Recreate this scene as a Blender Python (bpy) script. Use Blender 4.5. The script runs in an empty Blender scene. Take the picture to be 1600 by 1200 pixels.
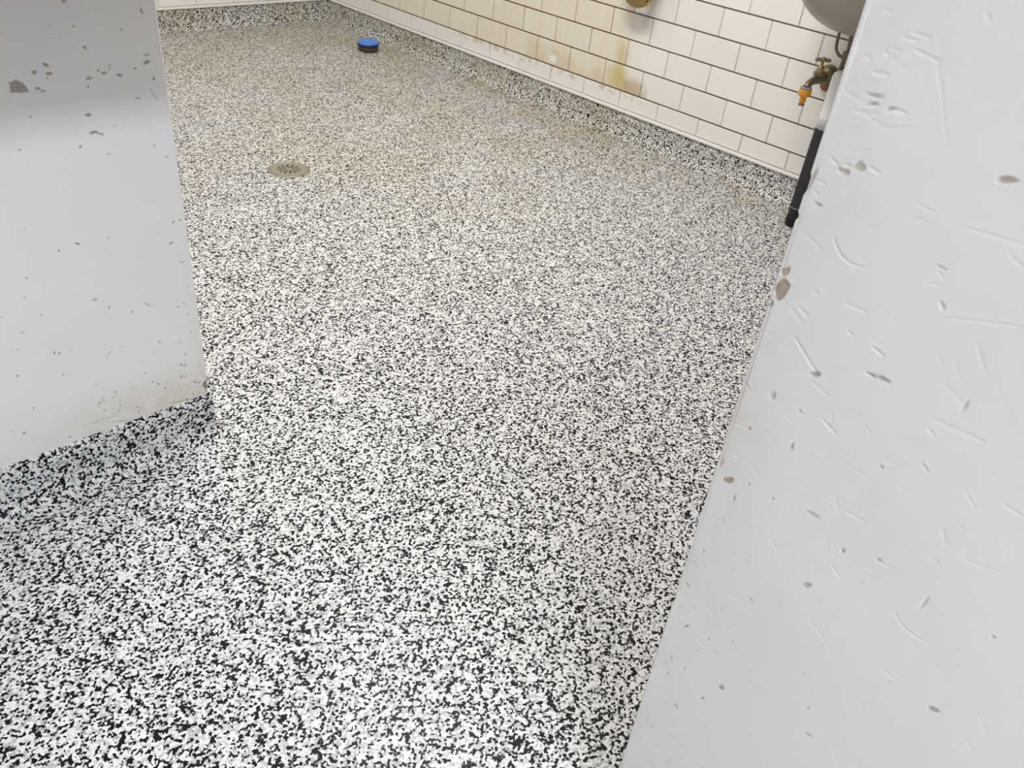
import bpy, bmesh, math, random
import numpy as np
from mathutils import Vector, Matrix

# ------------------------------------------------------------------ camera
S = 0.1                      # one tile course = 0.1 m
ZF = -1.8                    # floor level in tile courses below the first joint
YAW, PITCH, ROLL = 0.8310, -0.6091, 0.1229
FPX = 1285.4
CT = np.array([-27.915, -37.451, 9.117])


def W(x, y, z):
    """tile-course units -> metres, floor at z = 0"""
    return Vector((x * S, y * S, (z - ZF) * S))


def cam_axes():
    ca, sa, cb, sb, cc, sc = (math.cos(YAW), math.sin(YAW), math.cos(PITCH),
                              math.sin(PITCH), math.cos(ROLL), math.sin(ROLL))
    f = np.array([sa * cb, ca * cb, sb])
    r0 = np.array([ca, -sa, 0.0])
    u0 = np.cross(r0, f)
    return cc * r0 + sc * u0, -sc * r0 + cc * u0, f


AR, AU, AF = cam_axes()
CAM = np.array(W(*CT))


def ray(u, v):
    return AF + AR * (u - 800) / FPX - AU * (v - 600) / FPX


def on_plane(u, v, axis, val):
    d = ray(u, v)
    return CAM + d * (val - CAM[axis]) / d[axis]


scene = bpy.context.scene
COL = scene.collection
camd = bpy.data.cameras.new('camera')
camd.sensor_fit = 'HORIZONTAL'
camd.sensor_width = 36.0
camd.lens = FPX / 1600 * 36.0
camd.clip_start = 0.02
camo = bpy.data.objects.new('camera', camd)
COL.objects.link(camo)
m = Matrix.Identity(4)
for k in range(3):
    m[k][0], m[k][1], m[k][2], m[k][3] = AR[k], AU[k], -AF[k], CAM[k]
camo.matrix_world = m
scene.camera = camo

# ------------------------------------------------------------------ light
scene.view_settings.view_transform = 'Standard'
scene.view_settings.look = 'None'
scene.view_settings.gamma = 1.0
scene.view_settings.use_curve_mapping = False
scene.view_settings.exposure = 0.0

world = bpy.data.worlds.new('world')
scene.world = world
world.use_nodes = True
world.node_tree.nodes['Background'].inputs[0].default_value = (1, 1, 1, 1)
world.node_tree.nodes['Background'].inputs[1].default_value = 0.05


def area(name, loc, sx, sy, power, col):
    L = bpy.data.lights.new(name, 'AREA')
    L.shape = 'RECTANGLE'
    L.size, L.size_y = sx, sy
    L.energy = power
    L.color = col
    o = bpy.data.objects.new(name, L)
    COL.objects.link(o)
    o.location = loc
    return o


area('ceiling_light_corridor', (-3.15, -4.85, 2.46), 1.2, 0.4, 58, (0.90, 0.948, 1.0))
area('ceiling_light_washroom', (-1.35, -2.10, 2.46), 0.4, 1.2, 51, (1.0, 0.97, 0.925))
area('ceiling_light_far_end', (-1.5, -0.35, 2.46), 1.2, 0.4, 17, (1.0, 0.93, 0.80))

# ------------------------------------------------------------------ material helpers


class NT:
    def __init__(self, name):
        self.m = bpy.data.materials.new(name)
        self.m.use_nodes = True
        self.t = self.m.node_tree
        self.b = self.t.nodes['Principled BSDF']

    def n(self, typ, **kw):
        x = self.t.nodes.new(typ)
        for k, v in kw.items():
            setattr(x, k, v)
        return x

    def put(self, sock, v):
        if isinstance(v, bpy.types.NodeSocket):
            self.t.links.new(v, sock)
        elif isinstance(v, (tuple, list)) and len(v) == 3 and sock.type == 'RGBA':
            sock.default_value = (*v, 1)
        else:
            sock.default_value = v

    def set(self, **kw):
        for k, v in kw.items():
            self.put(self.b.inputs[k.replace('_', ' ')], v)
        return self

    def math(self, op, a, b=0.0, c=0.0, clamp=False):
        x = self.n('ShaderNodeMath', operation=op, use_clamp=clamp)
        self.put(x.inputs[0], a)
        self.put(x.inputs[1], b)
        self.put(x.inputs[2], c)
        return x.outputs[0]

    def mix(self, fac, a, b, mode='MIX'):
        x = self.n('ShaderNodeMix', data_type='RGBA', blend_type=mode)
        self.put(x.inputs[0], fac)
        self.put(x.inputs[6], a)
        self.put(x.inputs[7], b)
        return x.outputs[2]

    def pos(self):
        g = self.n('ShaderNodeNewGeometry')
        return g.outputs['Position']

    def sep(self, v):
        s = self.n('ShaderNodeSeparateXYZ')
        self.put(s.inputs[0], v)
        return s.outputs

    def vmul(self, v, k):
        x = self.n('ShaderNodeVectorMath', operation='MULTIPLY')
        self.put(x.inputs[0], v)
        x.inputs[1].default_value = k
        return x.outputs[0]

    def noise(self, v, scale, detail=2.0, rough=0.5, col=False):
        x = self.n('ShaderNodeTexNoise')
        self.put(x.inputs['Vector'], v)
        x.inputs['Scale'].default_value = scale
        x.inputs['Detail'].default_value = detail
        x.inputs['Roughness'].default_value = rough
        return x.outputs[1 if col else 0]

    def ramp(self, fac, stops, interp='LINEAR'):
        x = self.n('ShaderNodeValToRGB')
        x.color_ramp.interpolation = interp
        e = x.color_ramp.elements
        while len(e) < len(stops):
            e.new(0.5)
        for i, (p, c) in enumerate(stops):
            e[i].position = p
            e[i].color = (*c, 1) if len(c) == 3 else c
        self.put(x.inputs[0], fac)
        return x.outputs[0]

    def step(self, v, a, b):
        """0 below a, 1 above b (smooth); works for a > b as well"""
        x = self.n('ShaderNodeMapRange', interpolation_type='SMOOTHSTEP')
        self.put(x.inputs[0], v)
        if a <= b:
            x.inputs[1].default_value, x.inputs[2].default_value = a, b
            x.inputs[3].default_value, x.inputs[4].default_value = 0, 1
        else:
            x.inputs[1].default_value, x.inputs[2].default_value = b, a
            x.inputs[3].default_value, x.inputs[4].default_value = 1, 0
        return x.outputs[0]

    def box(self, y, z, y0, y1, sy, z0, z1, sz):
        a = self.math('MULTIPLY', self.step(y, y0 - sy, y0 + sy), self.step(y, y1 + sy, y1 - sy))
        b = self.math('MULTIPLY', self.step(z, z0 - sz, z0 + sz), self.step(z, z1 + sz, z1 - sz))
        return self.math('MULTIPLY', a, b)

    def bump(self, h, strength, dist):
        x = self.n('ShaderNodeBump')
        x.inputs['Strength'].default_value = strength
        x.inputs['Distance'].default_value = dist
        self.put(x.inputs['Height'], h)
        return x.outputs[0]


def plain(name, col, rough=0.5, metal=0.0, grain=0.06, scale=40, bump=0.0):
    t = NT(name)
    n = t.noise(t.pos(), scale, 4, 0.6)
    f = t.math('MULTIPLY_ADD', n, 2 * grain, 1 - grain)
    c = t.n('ShaderNodeVectorMath', operation='SCALE')
    c.inputs[0].default_value = col
    t.put(c.inputs['Scale'], f)
    t.set(Base_Color=c.outputs[0], Roughness=rough, Metallic=metal)
    if bump:
        t.set(Normal=t.bump(n, bump, 0.002))
    return t.m


def flake_material():
    t = NT('flake_epoxy')
    p = t.pos()
    wob = t.noise(p, 340, 1, 0.5, col=True)
    w = t.n('ShaderNodeVectorMath', operation='MULTIPLY_ADD')
    t.put(w.inputs[0], wob)
    w.inputs[1].default_value = (0.0026, 0.0026, 0.0026)
    t.put(w.inputs[2], p)
    v = t.n('ShaderNodeTexVoronoi', voronoi_dimensions='3D', feature='F1', distance='EUCLIDEAN')
    t.put(v.inputs['Vector'], w.outputs[0])
    v.inputs['Scale'].default_value = 255
    v.inputs['Randomness'].default_value = 1.0
    r = t.sep(v.outputs['Color'])
    # loose clusters of dark chips
    cl = t.math('MULTIPLY_ADD', t.noise(p, 55, 2), 0.5, -0.25)
    k = t.math('ADD', r[0], cl)
    c = t.ramp(k, [(0.0, (0.006, 0.006, 0.008)), (0.31, (0.08, 0.08, 0.085)), (0.345, (0.45, 0.46, 0.465)),
                   (0.48, (0.57, 0.57, 0.575)), (0.64, (0.77, 0.77, 0.775))], 'CONSTANT')
    # patchy yellowish tint across the wet area, brown stains along the tiled wall
    xyz = t.sep(p)
    big = t.noise(p, 2.2, 4, 0.6)
    wet = t.step(xyz[1], -2.6, -1.2)
    wet2 = t.step(xyz[0], -2.1, -0.9)
    tint = t.math('MULTIPLY', t.math('MULTIPLY', wet, t.math('MAXIMUM', wet2, 0.55)), t.step(big, 0.30, 0.66))
    near_wall = t.math('MULTIPLY', t.math('MULTIPLY', t.step(xyz[0], -0.42, -0.12), t.step(xyz[2], 0.02, 0.004)),
                       t.step(t.noise(p, 7, 4, 0.7), 0.42, 0.68))
    c = t.mix(t.math('MULTIPLY', tint, 0.75), c, t.mix(1.0, c, (0.88, 0.83, 0.66), 'MULTIPLY'))
    c = t.mix(t.math('MULTIPLY', near_wall, 0.6), c, t.mix(1.0, c, (0.86, 0.74, 0.50), 'MULTIPLY'))
    h = t.math('ADD', t.math('MULTIPLY', r[1], 0.6), t.noise(p, 120, 2))
    t.set(Base_Color=c, Roughness=0.45, Specular_IOR_Level=0.12, Normal=t.bump(h, 0.25, 0.0012))
    t.put(t.b.inputs['Coat Weight'], 0.03)
    t.put(t.b.inputs['Coat Roughness'], 0.22)
    return t.m


def tile_material(name, grout=None, lines=False):
    """white glazed tile (or its grout) with yellow grease and rust stains at fixed spots on the wall"""
    t = NT(name)
    p = t.pos()
    x, y, z = t.sep(p)[0:3]
    nd = t.sep(t.noise(p, 14, 4, 0.65, col=True))
    Y = t.math('ADD', t.math('MULTIPLY', y, 10.0), t.math('MULTIPLY_ADD', nd[0], 1.4, -0.7))
    Z = t.math('ADD', t.math('MULTIPLY_ADD', z, 10.0, ZF), t.math('MULTIPLY_ADD', nd[1], 0.5, -0.25))
    Yr = t.math('MULTIPLY', y, 10.0)
    Zr = t.math('MULTIPLY_ADD', z, 10.0, ZF)
    streak = t.noise(t.vmul(p, (1, 1, 0.12)), 22, 3, 0.6)
    blot = t.noise(p, 9, 4, 0.6)
    on_wall = t.step(x, -0.06, -0.05)
    above = t.step(Zr, -0.03, 0.0)

    def both(*a):
        r = a[0]
        for q in a[1:]:
            r = t.math('MULTIPLY', r, q)
        return r
    broad = both(t.box(Y, Z, -16.2, 3.0, 1.2, -0.3, 5.0, 0.3), above, on_wall, t.math('MULTIPLY_ADD', streak, 0.9, 0.30))
    smear = both(t.box(Y, Z, -12.6, -10.4, 0.4, -0.2, 0.75, 0.2), above, on_wall, t.step(blot, 0.28, 0.6))
    smear2 = both(t.box(Y, Z, -15.0, -12.6, 0.5, -0.2, 0.6, 0.3), above, on_wall, t.step(blot, 0.35, 0.65))
    drip = both(t.box(Yr, Zr, -16.0, -15.5, 0.26, -0.02, 1.85, 0.5), above, on_wall)
    drip2 = both(t.box(Y, Zr, -16.3, -15.2, 0.3, -0.1, 0.80, 0.2), above, on_wall)
    patch = both(t.box(Y, Z, -17.1, -15.9, 0.25, -0.2, 0.55, 0.22), above, on_wall)
    grime = both(t.box(Y, Zr, -17.2, -5.5, 1.0, -0.26, 0.05, 0.10), t.step(t.noise(p, 26, 4, 0.7), 0.47, 0.62), on_wall)
    spots = both(t.box(Y, Z, -17.5, -7.0, 1.0, 0.2, 3.5, 0.6), on_wall, t.step(t.noise(p, 60, 3, 0.7), 0.66, 0.74))
    cy, cz = [float(q) for q in on_plane(865, 92, 0, 0.0)[1:]]
    dy = t.math('MULTIPLY', t.math('SUBTRACT', y, cy), 0.75)
    dz = t.math('SUBTRACT', z, cz)
    dist = t.math('SQRT', t.math('ADD', t.math('MULTIPLY', dy, dy), t.math('MULTIPLY', dz, dz)))
    clean = both(t.step(t.math('ADD', dist, t.math('MULTIPLY_ADD', nd[2], 0.02, -0.01)), 0.019, 0.013), on_wall)
    if grout is None:
        info = t.n('ShaderNodeObjectInfo')
        base = t.mix(info.outputs['Random'], (0.85, 0.835, 0.815), (0.89, 0.875, 0.855))
        base = t.mix(t.math('MULTIPLY', broad, 0.62), base, (0.72, 0.62, 0.41))
        base = t.mix(t.math('MULTIPLY', smear, 0.45), base, (0.57, 0.50, 0.27))
        base = t.mix(t.math('MULTIPLY', smear2, 0.5), base, (0.60, 0.47, 0.24))
        base = t.mix(t.math('MULTIPLY', drip2, 0.55), base, (0.60, 0.50, 0.22))
        base = t.mix(t.math('MULTIPLY', drip, 0.70), base, (0.62, 0.49, 0.16))
        base = t.mix(t.math('MULTIPLY', patch, 0.70), base, (0.47, 0.36, 0.17))
        base = t.mix(t.math('MULTIPLY', grime, 0.60), base, (0.50, 0.38, 0.20))
        base = t.mix(t.math('MULTIPLY', spots, 0.50), base, (0.36, 0.32, 0.22))
        base = t.mix(clean, base, (0.87, 0.855, 0.84))
        rough = t.math('MULTIPLY_ADD', broad, 0.25, 0.16, clamp=True)
        t.set(Base_Color=base, Roughness=rough)
    else:
        dirty = t.math('MAXIMUM', broad, t.math('MAXIMUM', drip, patch))
        base = t.mix(t.math('MULTIPLY', dirty, 0.85), grout, (0.13, 0.075, 0.025) if lines else (0.32, 0.26, 0.17))
        t.set(Base_Color=base, Roughness=0.9)
    return t.m


def paint_material(name, col, chipcol, rough):
    """gloss paint; the mesh carries where it is chipped and where it is soiled"""
    t = NT(name)
    p = t.pos()
    a = t.n('ShaderNodeAttribute', attribute_name='chip').outputs['Fac']
    d = t.n('ShaderNodeAttribute', attribute_name='soil').outputs['Fac']
    n = t.noise(p, 6, 4, 0.6)
    fine = t.noise(p, 90, 3, 0.6)
    base = t.mix(n, tuple(c * 0.965 for c in col), col)
    base = t.mix(t.math('MULTIPLY', d, t.math('MULTIPLY_ADD', fine, 0.5, 0.55)), base, (0.60, 0.53, 0.42))
    base = t.mix(a, base, t.mix(fine, tuple(c * 0.8 for c in chipcol), tuple(c * 1.2 for c in chipcol)))
    rg = t.math('MULTIPLY_ADD', a, 0.35, rough, clamp=True)
    t.set(Base_Color=base, Roughness=rg, Normal=t.bump(t.noise(p, 35, 3, 0.5), 0.10, 0.004))
    return t.m


M = {}
M['flake'] = flake_material()
M['tile'] = tile_material('glazed_tile')
M['grout_pale'] = tile_material('grout_pale', (0.60, 0.565, 0.54))
M['grout_dark'] = tile_material('grout_dark', (0.15, 0.125, 0.10), lines=True)
M['paint_left'] = paint_material('white_gloss_paint_left', (0.87, 0.862, 0.862), (0.22, 0.19, 0.155), 0.34)
M['paint_right'] = paint_material('white_gloss_paint_right', (0.84, 0.818, 0.805), (0.34, 0.245, 0.16), 0.30)
M['plaster'] = plain('plain_plaster', (0.50, 0.49, 0.475), 0.7, 0, 0.03, 8)
M['trim'] = plain('white_trim', (0.86, 0.85, 0.84), 0.3, 0, 0.03, 30)
M['brass'] = plain('aged_brass', (0.42, 0.30, 0.135), 0.27, 1.0, 0.07, 18)
M['tap'] = plain('dull_tap_brass', (0.22, 0.18, 0.105), 0.42, 0.75, 0.35, 60, 0.3)
M['taphandle'] = plain('rubbed_brass', (0.42, 0.32, 0.16), 0.40, 0.8, 0.25, 60)
M['tube'] = plain('tarnished_pipe', (0.20, 0.165, 0.13), 0.45, 0.7, 0.3, 50)
M['bowl'] = plain('satin_steel', (0.40, 0.37, 0.335), 0.42, 0.85, 0.05, 15)
M['orange'] = plain('orange_plastic', (0.80, 0.36, 0.02), 0.38, 0, 0.06, 60)
M['greyring'] = plain('grey_plastic', (0.32, 0.31, 0.33), 0.45, 0, 0.08, 60)
M['red'] = plain('faded_red_paint', (0.36, 0.11, 0.09), 0.5, 0, 0.2, 80)
M['pvc'] = plain('white_pvc', (0.80, 0.80, 0.81), 0.30, 0, 0.04, 40)
M['blackrubber'] = plain('black_rubber', (0.013, 0.013, 0.016), 0.5, 0, 0.25, 60)
M['drain'] = plain('drain_metal', (0.42, 0.38, 0.31), 0.42, 0.65, 0.14, 70, 0.1)
M['dark'] = plain('slot_shade_dark', (0.03, 0.026, 0.02), 0.8, 0, 0.2, 60)
M['blue'] = plain('blue_plastic', (0.06, 0.24, 0.76), 0.30, 0, 0.12, 60)
M['blackcup'] = plain('black_plastic', (0.02, 0.016, 0.014), 0.4, 0, 0.4, 50)
M['browncup'] = plain('brown_scuffed_plastic', (0.075, 0.05, 0.038), 0.5, 0, 0.5, 60)

# ------------------------------------------------------------------ mesh helpers


def link(name, me, mat, parent=None, smooth=False):
    o = bpy.data.objects.new(name, me)
    if mat is not None and not me.materials:
        me.materials.append(mat)
    COL.objects.link(o)
    if parent is not None:
        o.parent = parent
    if smooth:
        me.polygons.foreach_set('use_smooth', [True] * len(me.polygons))
    return o


def struct(o, label=None):
    o['kind'] = 'structure'
    if label:
        o['label'] = label
    return o


def empty(name, loc, label, cat):
    o = bpy.data.objects.new(name, None)
    o.empty_display_size = 0.05
    o.location = loc
    COL.objects.link(o)
    o['label'] = label
    o['category'] = cat
    bpy.context.view_layer.update()
    return o


def pydata(name, vs, fs):
    me = bpy.data.meshes.new(name)
    me.from_pydata([tuple(v) for v in vs], [], fs)
    me.update()
    return me


def box_mesh(name, lo, hi, bevel=0.0):
    bm = bmesh.new()
    bmesh.ops.create_cube(bm, size=1)
    for v in bm.verts:
        v.co = Vector([(lo[k] + hi[k]) / 2 + v.co[k] * (hi[k] - lo[k]) for k in range(3)])
    if bevel:
        bmesh.ops.bevel(bm, geom=bm.edges[:], offset=bevel, segments=2, affect='EDGES', profile=0.6)
    me = bpy.data.meshes.new(name)
    bm.to_mesh(me)
    bm.free()
    return me


def lathe(name, prof, segs=32, axis=(0, 0, 1), origin=(0, 0, 0)):
    """prof: (radius, along) pairs"""
    ax = Vector(axis).normalized()
    a = ax.orthogonal().normalized()
    b = ax.cross(a)
    vs, fs = [], []
    for r, h in prof:
        for k in range(segs):
            t = 2 * math.pi * k / segs
            vs.append(Vector(origin) + ax * h + (a * math.cos(t) + b * math.sin(t)) * r)
    n = len(prof)
    for i in range(n - 1):
        for k in range(segs):
            k2 = (k + 1) % segs
            fs.append((i * segs + k, i * segs + k2, (i + 1) * segs + k2, (i + 1) * segs + k))
    if prof[0][0] > 1e-6:
        fs.append(tuple(range(segs))[::-1])
    if prof[-1][0] > 1e-6:
        fs.append(tuple((n - 1) * segs + k for k in range(segs)))
    me = pydata(name, vs, fs)
    bm = bmesh.new()
    bm.from_mesh(me)
    bmesh.ops.remove_doubles(bm, verts=bm.verts, dist=1e-6)
    bmesh.ops.recalc_face_normals(bm, faces=bm.faces)
    bm.to_mesh(me)
    bm.free()
    return me


def tube(name, pts, rad, segs=14, sub=8):
    """smooth tube through points; rad is a number or one per point"""
    P = [Vector(q) for q in pts]
    R = rad if isinstance(rad, (list, tuple)) else [rad] * len(P)
    path, rr = [], []
    for i in range(len(P) - 1):
        p0, p1, p2, p3 = P[max(i - 1, 0)], P[i], P[i + 1], P[min(i + 2, len(P) - 1)]
        for k in range(sub):
            t = k / sub
            path.append(0.5 * ((2 * p1) + (p2 - p0) * t + (2 * p0 - 5 * p1 + 4 * p2 - p3) * t * t
                               + (3 * p1 - p0 - 3 * p2 + p3) * t ** 3))
            rr.append(R[i] * (1 - t) + R[i + 1] * t)
    path.append(P[-1])
    rr.append(R[-1])
    vs, fs = [], []
    prev = None
    for i, c in enumerate(path):
        d = (path[min(i + 1, len(path) - 1)] - path[max(i - 1, 0)]).normalized()
        if prev is None:
            a = d.orthogonal().normalized()
        else:
            a = (prev - d * prev.dot(d)).normalized()
        prev = a
        b = d.cross(a)
        for k in range(segs):
            t = 2 * math.pi * k / segs
            vs.append(c + (a * math.cos(t) + b * math.sin(t)) * rr[i])
    for i in range(len(path) - 1):
        for k in range(segs):
            k2 = (k + 1) % segs
            fs.append((i * segs + k, i * segs + k2, (i + 1) * segs + k2, (i + 1) * segs + k))
    fs.append(tuple(range(segs))[::-1])
    fs.append(tuple((len(path) - 1) * segs + k for k in range(segs)))
    return pydata(name, vs, fs)


def local(o, parent):
    """mesh coordinates are world coordinates: cancel the parent's placement"""
    o.matrix_parent_inverse = parent.matrix_world.inverted()
    return o


# ------------------------------------------------------------------ setting: floor, ceiling, plain walls
XR, YB = 0.0, 0.55                     # tiled wall, back wall
XP, YL, YJ = -2.25, -2.46, -3.503      # partition line, left partition face, jamb of the near partition
TH = 0.13
ZC = 2.5
XC, YN, XW, YW = -4.1, -5.6, -2.95, -4.6


def quad(name, pts, mat, label=None):
    return struct(link(name, pydata(name, pts, [(0, 1, 2, 3)]), mat), label)


fl = box_mesh('floor', (XC - 0.1, YN - 0.1, -0.1), (XR + 0.1, YB + 0.1, 0.0))
struct(link('floor', fl, M['flake']), 'black, white and grey flake epoxy floor')
struct(link('ceiling', box_mesh('ceiling', (XC - 0.1, YN - 0.1, ZC), (XR + 0.1, YB + 0.1, ZC + 0.08)), M['plaster']),
       'plain white ceiling')
struct(link('wall_corridor', box_mesh('wall_corridor', (XC - 0.1, YN, 0), (XC, YL, ZC)), M['plaster']), 'plain corridor wall')
struct(link('wall_near', box_mesh('wall_near', (XC, YN - 0.1, 0), (XP + TH, YN, ZC)), M['plaster']), 'plain wall behind the viewer')
struct(link('wall_washroom_left', box_mesh('wall_washroom_left', (XW - 0.1, YL + TH, 0), (XW, YB, ZC)), M['plaster']),
       'plain side wall of the washroom')
struct(link('wall_washroom_near', box_mesh('wall_washroom_near', (XP + TH, YW - 0.1, 0), (XR, YW, ZC)), M['plaster']),
       'plain near wall of the washroom')
struct(link('trim_2', box_mesh('trim_2', (XP, YJ, 2.08), (XP + TH, YL, ZC)), M['plaster']), 'lintel over the opening')
# ledge added out of view to shade the top of the left partition
struct(link('shade_ledge', box_mesh('shade_ledge', (XC, YL - 0.40, 0.955), (XP - 0.02, YL, 0.985), 0.004), M['bowl']),
       'grey steel ledge added out of view to shade the left partition')

# ------------------------------------------------------------------ painted partitions with dents and chips


def grid_wall(name, cols, zs, mat, features, seed, label):
    """cols: list of (x, y, nx, ny, s) with s the running coordinate used by the features (s along, z up)"""
    cols = np.array(cols)
    zs = np.array(zs)
    nc, nz = len(cols), len(zs)
    sg = np.repeat(cols[:, 4][:, None], nz, 1)
    zg = np.repeat(zs[None, :], nc, 0)
    disp = np.zeros((nc, nz))
    chip = np.zeros((nc, nz))
    soil = np.zeros((nc, nz))
    for ft in features:
        ft(sg, zg, disp, chip, soil)
    X = cols[:, 0][:, None] + cols[:, 2][:, None] * disp
    Y = cols[:, 1][:, None] + cols[:, 3][:, None] * disp
    co = np.stack([X, Y, zg], 2).reshape(-1, 3)
    i = np.arange(nc - 1)[:, None]
    j = np.arange(nz - 1)[None, :]
    a = (i * nz + j)
    f = np.stack([a, a + nz, a + nz + 1, a + 1], 2).reshape(-1, 4)
    me = bpy.data.meshes.new(name)
    me.vertices.add(len(co))
    me.vertices.foreach_set('co', co.ravel())
    me.loops.add(f.size)
    me.loops.foreach_set('vertex_index', f.ravel().astype(np.int32))
    me.polygons.add(len(f))
    me.polygons.foreach_set('loop_start', (np.arange(len(f)) * 4).astype(np.int32))
    me.polygons.foreach_set('loop_total', np.full(len(f), 4, np.int32))
    me.update(calc_edges=True)
    for nm, arr in (('chip', chip), ('soil', soil)):
        at = me.attributes.new(nm, 'FLOAT', 'POINT')
        at.data.foreach_set('value', np.clip(arr, 0, 1).ravel().astype(np.float32))
    me.validate()
    return struct(link(name, me, mat, None, True), label)


def seg_feature(p0, p1, w, depth, chip=0.0, soil=0.0, bend=0.0, rim=0.0):
    """elongated dent between two (s, z) points; w half-width in metres, tapered ends"""
    p0, p1 = np.array(p0), np.array(p1)

    def run(sg, zg, disp, cp, so):
        lo = np.minimum(p0, p1) - 4 * w - abs(bend)
        hi = np.maximum(p0, p1) + 4 * w + abs(bend)
        ci = np.where((sg[:, 0] >= lo[0]) & (sg[:, 0] <= hi[0]))[0]
        zi = np.where((zg[0] >= lo[1]) & (zg[0] <= hi[1]))[0]
        if len(ci) == 0 or len(zi) == 0:
            return
        sl = (slice(ci[0], ci[-1] + 1), slice(zi[0], zi[-1] + 1))
        d = p1 - p0
        L = max(np.hypot(*d), 1e-6)
        d = d / L
        n = np.array([-d[1], d[0]])
        rs, rz = sg[sl] - p0[0], zg[sl] - p0[1]
        t = (rs * d[0] + rz * d[1]) / L
        tc = np.clip(t, 0, 1)
        q = rs * n[0] + rz * n[1] - bend * 4 * tc * (1 - tc)
        q = np.hypot(q, (t - tc) * L)
        ww = w * (0.45 + 0.55 * np.sin(np.pi * tc) ** 0.7)
        g = np.exp(-(q / ww) ** 2)
        disp[sl] -= depth * g
        if rim:
            disp[sl] += rim * np.exp(-((q - 2.0 * ww) / ww) ** 2)
        if chip:
            cp[sl] = np.maximum(cp[sl], chip * np.clip((g - 0.35) * 4, 0, 1))
        if soil:
            so[sl] = np.maximum(so[sl], soil * g)
    return run


def blob_feature(c, rx, ry, ang, chip, depth=0.0006, soil=0.0, seed=0):
    """ragged chip"""
    rg = random.Random(seed)
    ph = [(k, rg.uniform(0, 6.28), rg.uniform(0.05, 0.22) / (k - 1)) for k in (2, 3, 4, 5)]

    def run(sg, zg, disp, cp, so):
        m_ = max(rx, ry) * 1.7
        ci = np.where(np.abs(sg[:, 0] - c[0]) <= m_)[0]
        zi = np.where(np.abs(zg[0] - c[1]) <= m_)[0]
        if len(ci) == 0 or len(zi) == 0:
            return
        sl = (slice(ci[0], ci[-1] + 1), slice(zi[0], zi[-1] + 1))
        ca, sa = math.cos(ang), math.sin(ang)
        a = ((sg[sl] - c[0]) * ca + (zg[sl] - c[1]) * sa) / rx
        b = (-(sg[sl] - c[0]) * sa + (zg[sl] - c[1]) * ca) / ry
        th = np.arctan2(b, a)
        rr = np.hypot(a, b)
        lim = 1.0
        for k, f0, am in ph:
            lim = lim + am * np.sin(k * th + f0)
        g = np.clip((lim - rr) * min(rx, ry) / 0.0011 + 0.5, 0, 1)
        disp[sl] -= depth * g
        cp[sl] = np.maximum(cp[sl], chip * g)
        if soil:
            so[sl] = np.maximum(so[sl], soil * g)
    return run


def poly_feature(pts, chip, depth):
    P = np.array(pts)

    def run(sg, zg, disp, cp, so):
        lo, hi = P.min(0) - 0.003, P.max(0) + 0.003
        ci = np.where((sg[:, 0] >= lo[0]) & (sg[:, 0] <= hi[0]))[0]
        zi = np.where((zg[0] >= lo[1]) & (zg[0] <= hi[1]))[0]
        sl = (slice(ci[0], ci[-1] + 1), slice(zi[0], zi[-1] + 1))
        s, z = sg[sl], zg[sl]
        ins = np.zeros(s.shape, bool)
        for k in range(len(P)):
            (x0, y0), (x1, y1) = P[k], P[(k + 1) % len(P)]
            with np.errstate(divide='ignore', invalid='ignore'):
                cr = ((y0 > z) != (y1 > z)) & (s < (x1 - x0) * (z - y0) / (y1 - y0 + 1e-12) + x0)
            ins ^= cr
        disp[sl] -= depth * ins
        cp[sl] = np.maximum(cp[sl], chip * ins)
    return run


def val_noise(s, z, scale, seed):
    rg = np.random.RandomState(seed)
    G = rg.rand(128, 128)
    a, b = s * scale, z * scale
    i, j = np.floor(a).astype(int), np.floor(b).astype(int)
    fa, fb = a - i, b - j
    fa, fb = fa * fa * (3 - 2 * fa), fb * fb * (3 - 2 * fb)
    i0, i1, j0, j1 = i % 128, (i + 1) % 128, j % 128, (j + 1) % 128
    return (G[i0, j0] * (1 - fa) + G[i1, j0] * fa) * (1 - fb) + (G[i0, j1] * (1 - fa) + G[i1, j1] * fa) * fb


# --- left partition -------------------------------------------------
BR = 0.004
colsL = []
for x in np.concatenate([np.linspace(XC, -2.74, 6)[:-1], np.arange(-2.74, XP - BR, 0.00125)]):
    colsL.append((x, YL, 0, -1, x))
for k in range(0, 6):
    a = math.pi / 2 * k / 5
    colsL.append((XP - BR + BR * math.sin(a), YL + BR - BR * math.cos(a), math.sin(a), -math.cos(a), XP - BR + BR * a))
s_end = XP - BR + BR * math.pi / 2
for y in np.concatenate([np.arange(YL + BR + 0.0015, YL + 0.03, 0.0015), np.linspace(YL + 0.03, YL + TH - BR, 5)]):
    colsL.append((XP, y, 1, 0, s_end + (y - YL - BR)))
for k in range(0, 6):
    a = math.pi / 2 * k / 5
    colsL.append((XP - BR + BR * math.cos(a), YL + TH - BR + BR * math.sin(a), math.cos(a), math.sin(a), 0.5 + 0.001 * k))
for x in np.linspace(XP - BR - 0.01, XW, 4):
    colsL.append((x, YL + TH, 0, 1, 0.6 - x))
zsL = np.concatenate([[0.0, 0.05], np.arange(0.08, 0.87, 0.00125), np.linspace(0.9, ZC, 5)])


def pl(u, v):
    q = on_plane(u, v, 1, YL)
    return (q[0], q[2])


PXL = 0.00104        # metres per photo pixel on that wall
FL = []


def lz(ox, oy, s, x, y):
    return pl(ox + x / s, oy + y / s)


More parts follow.
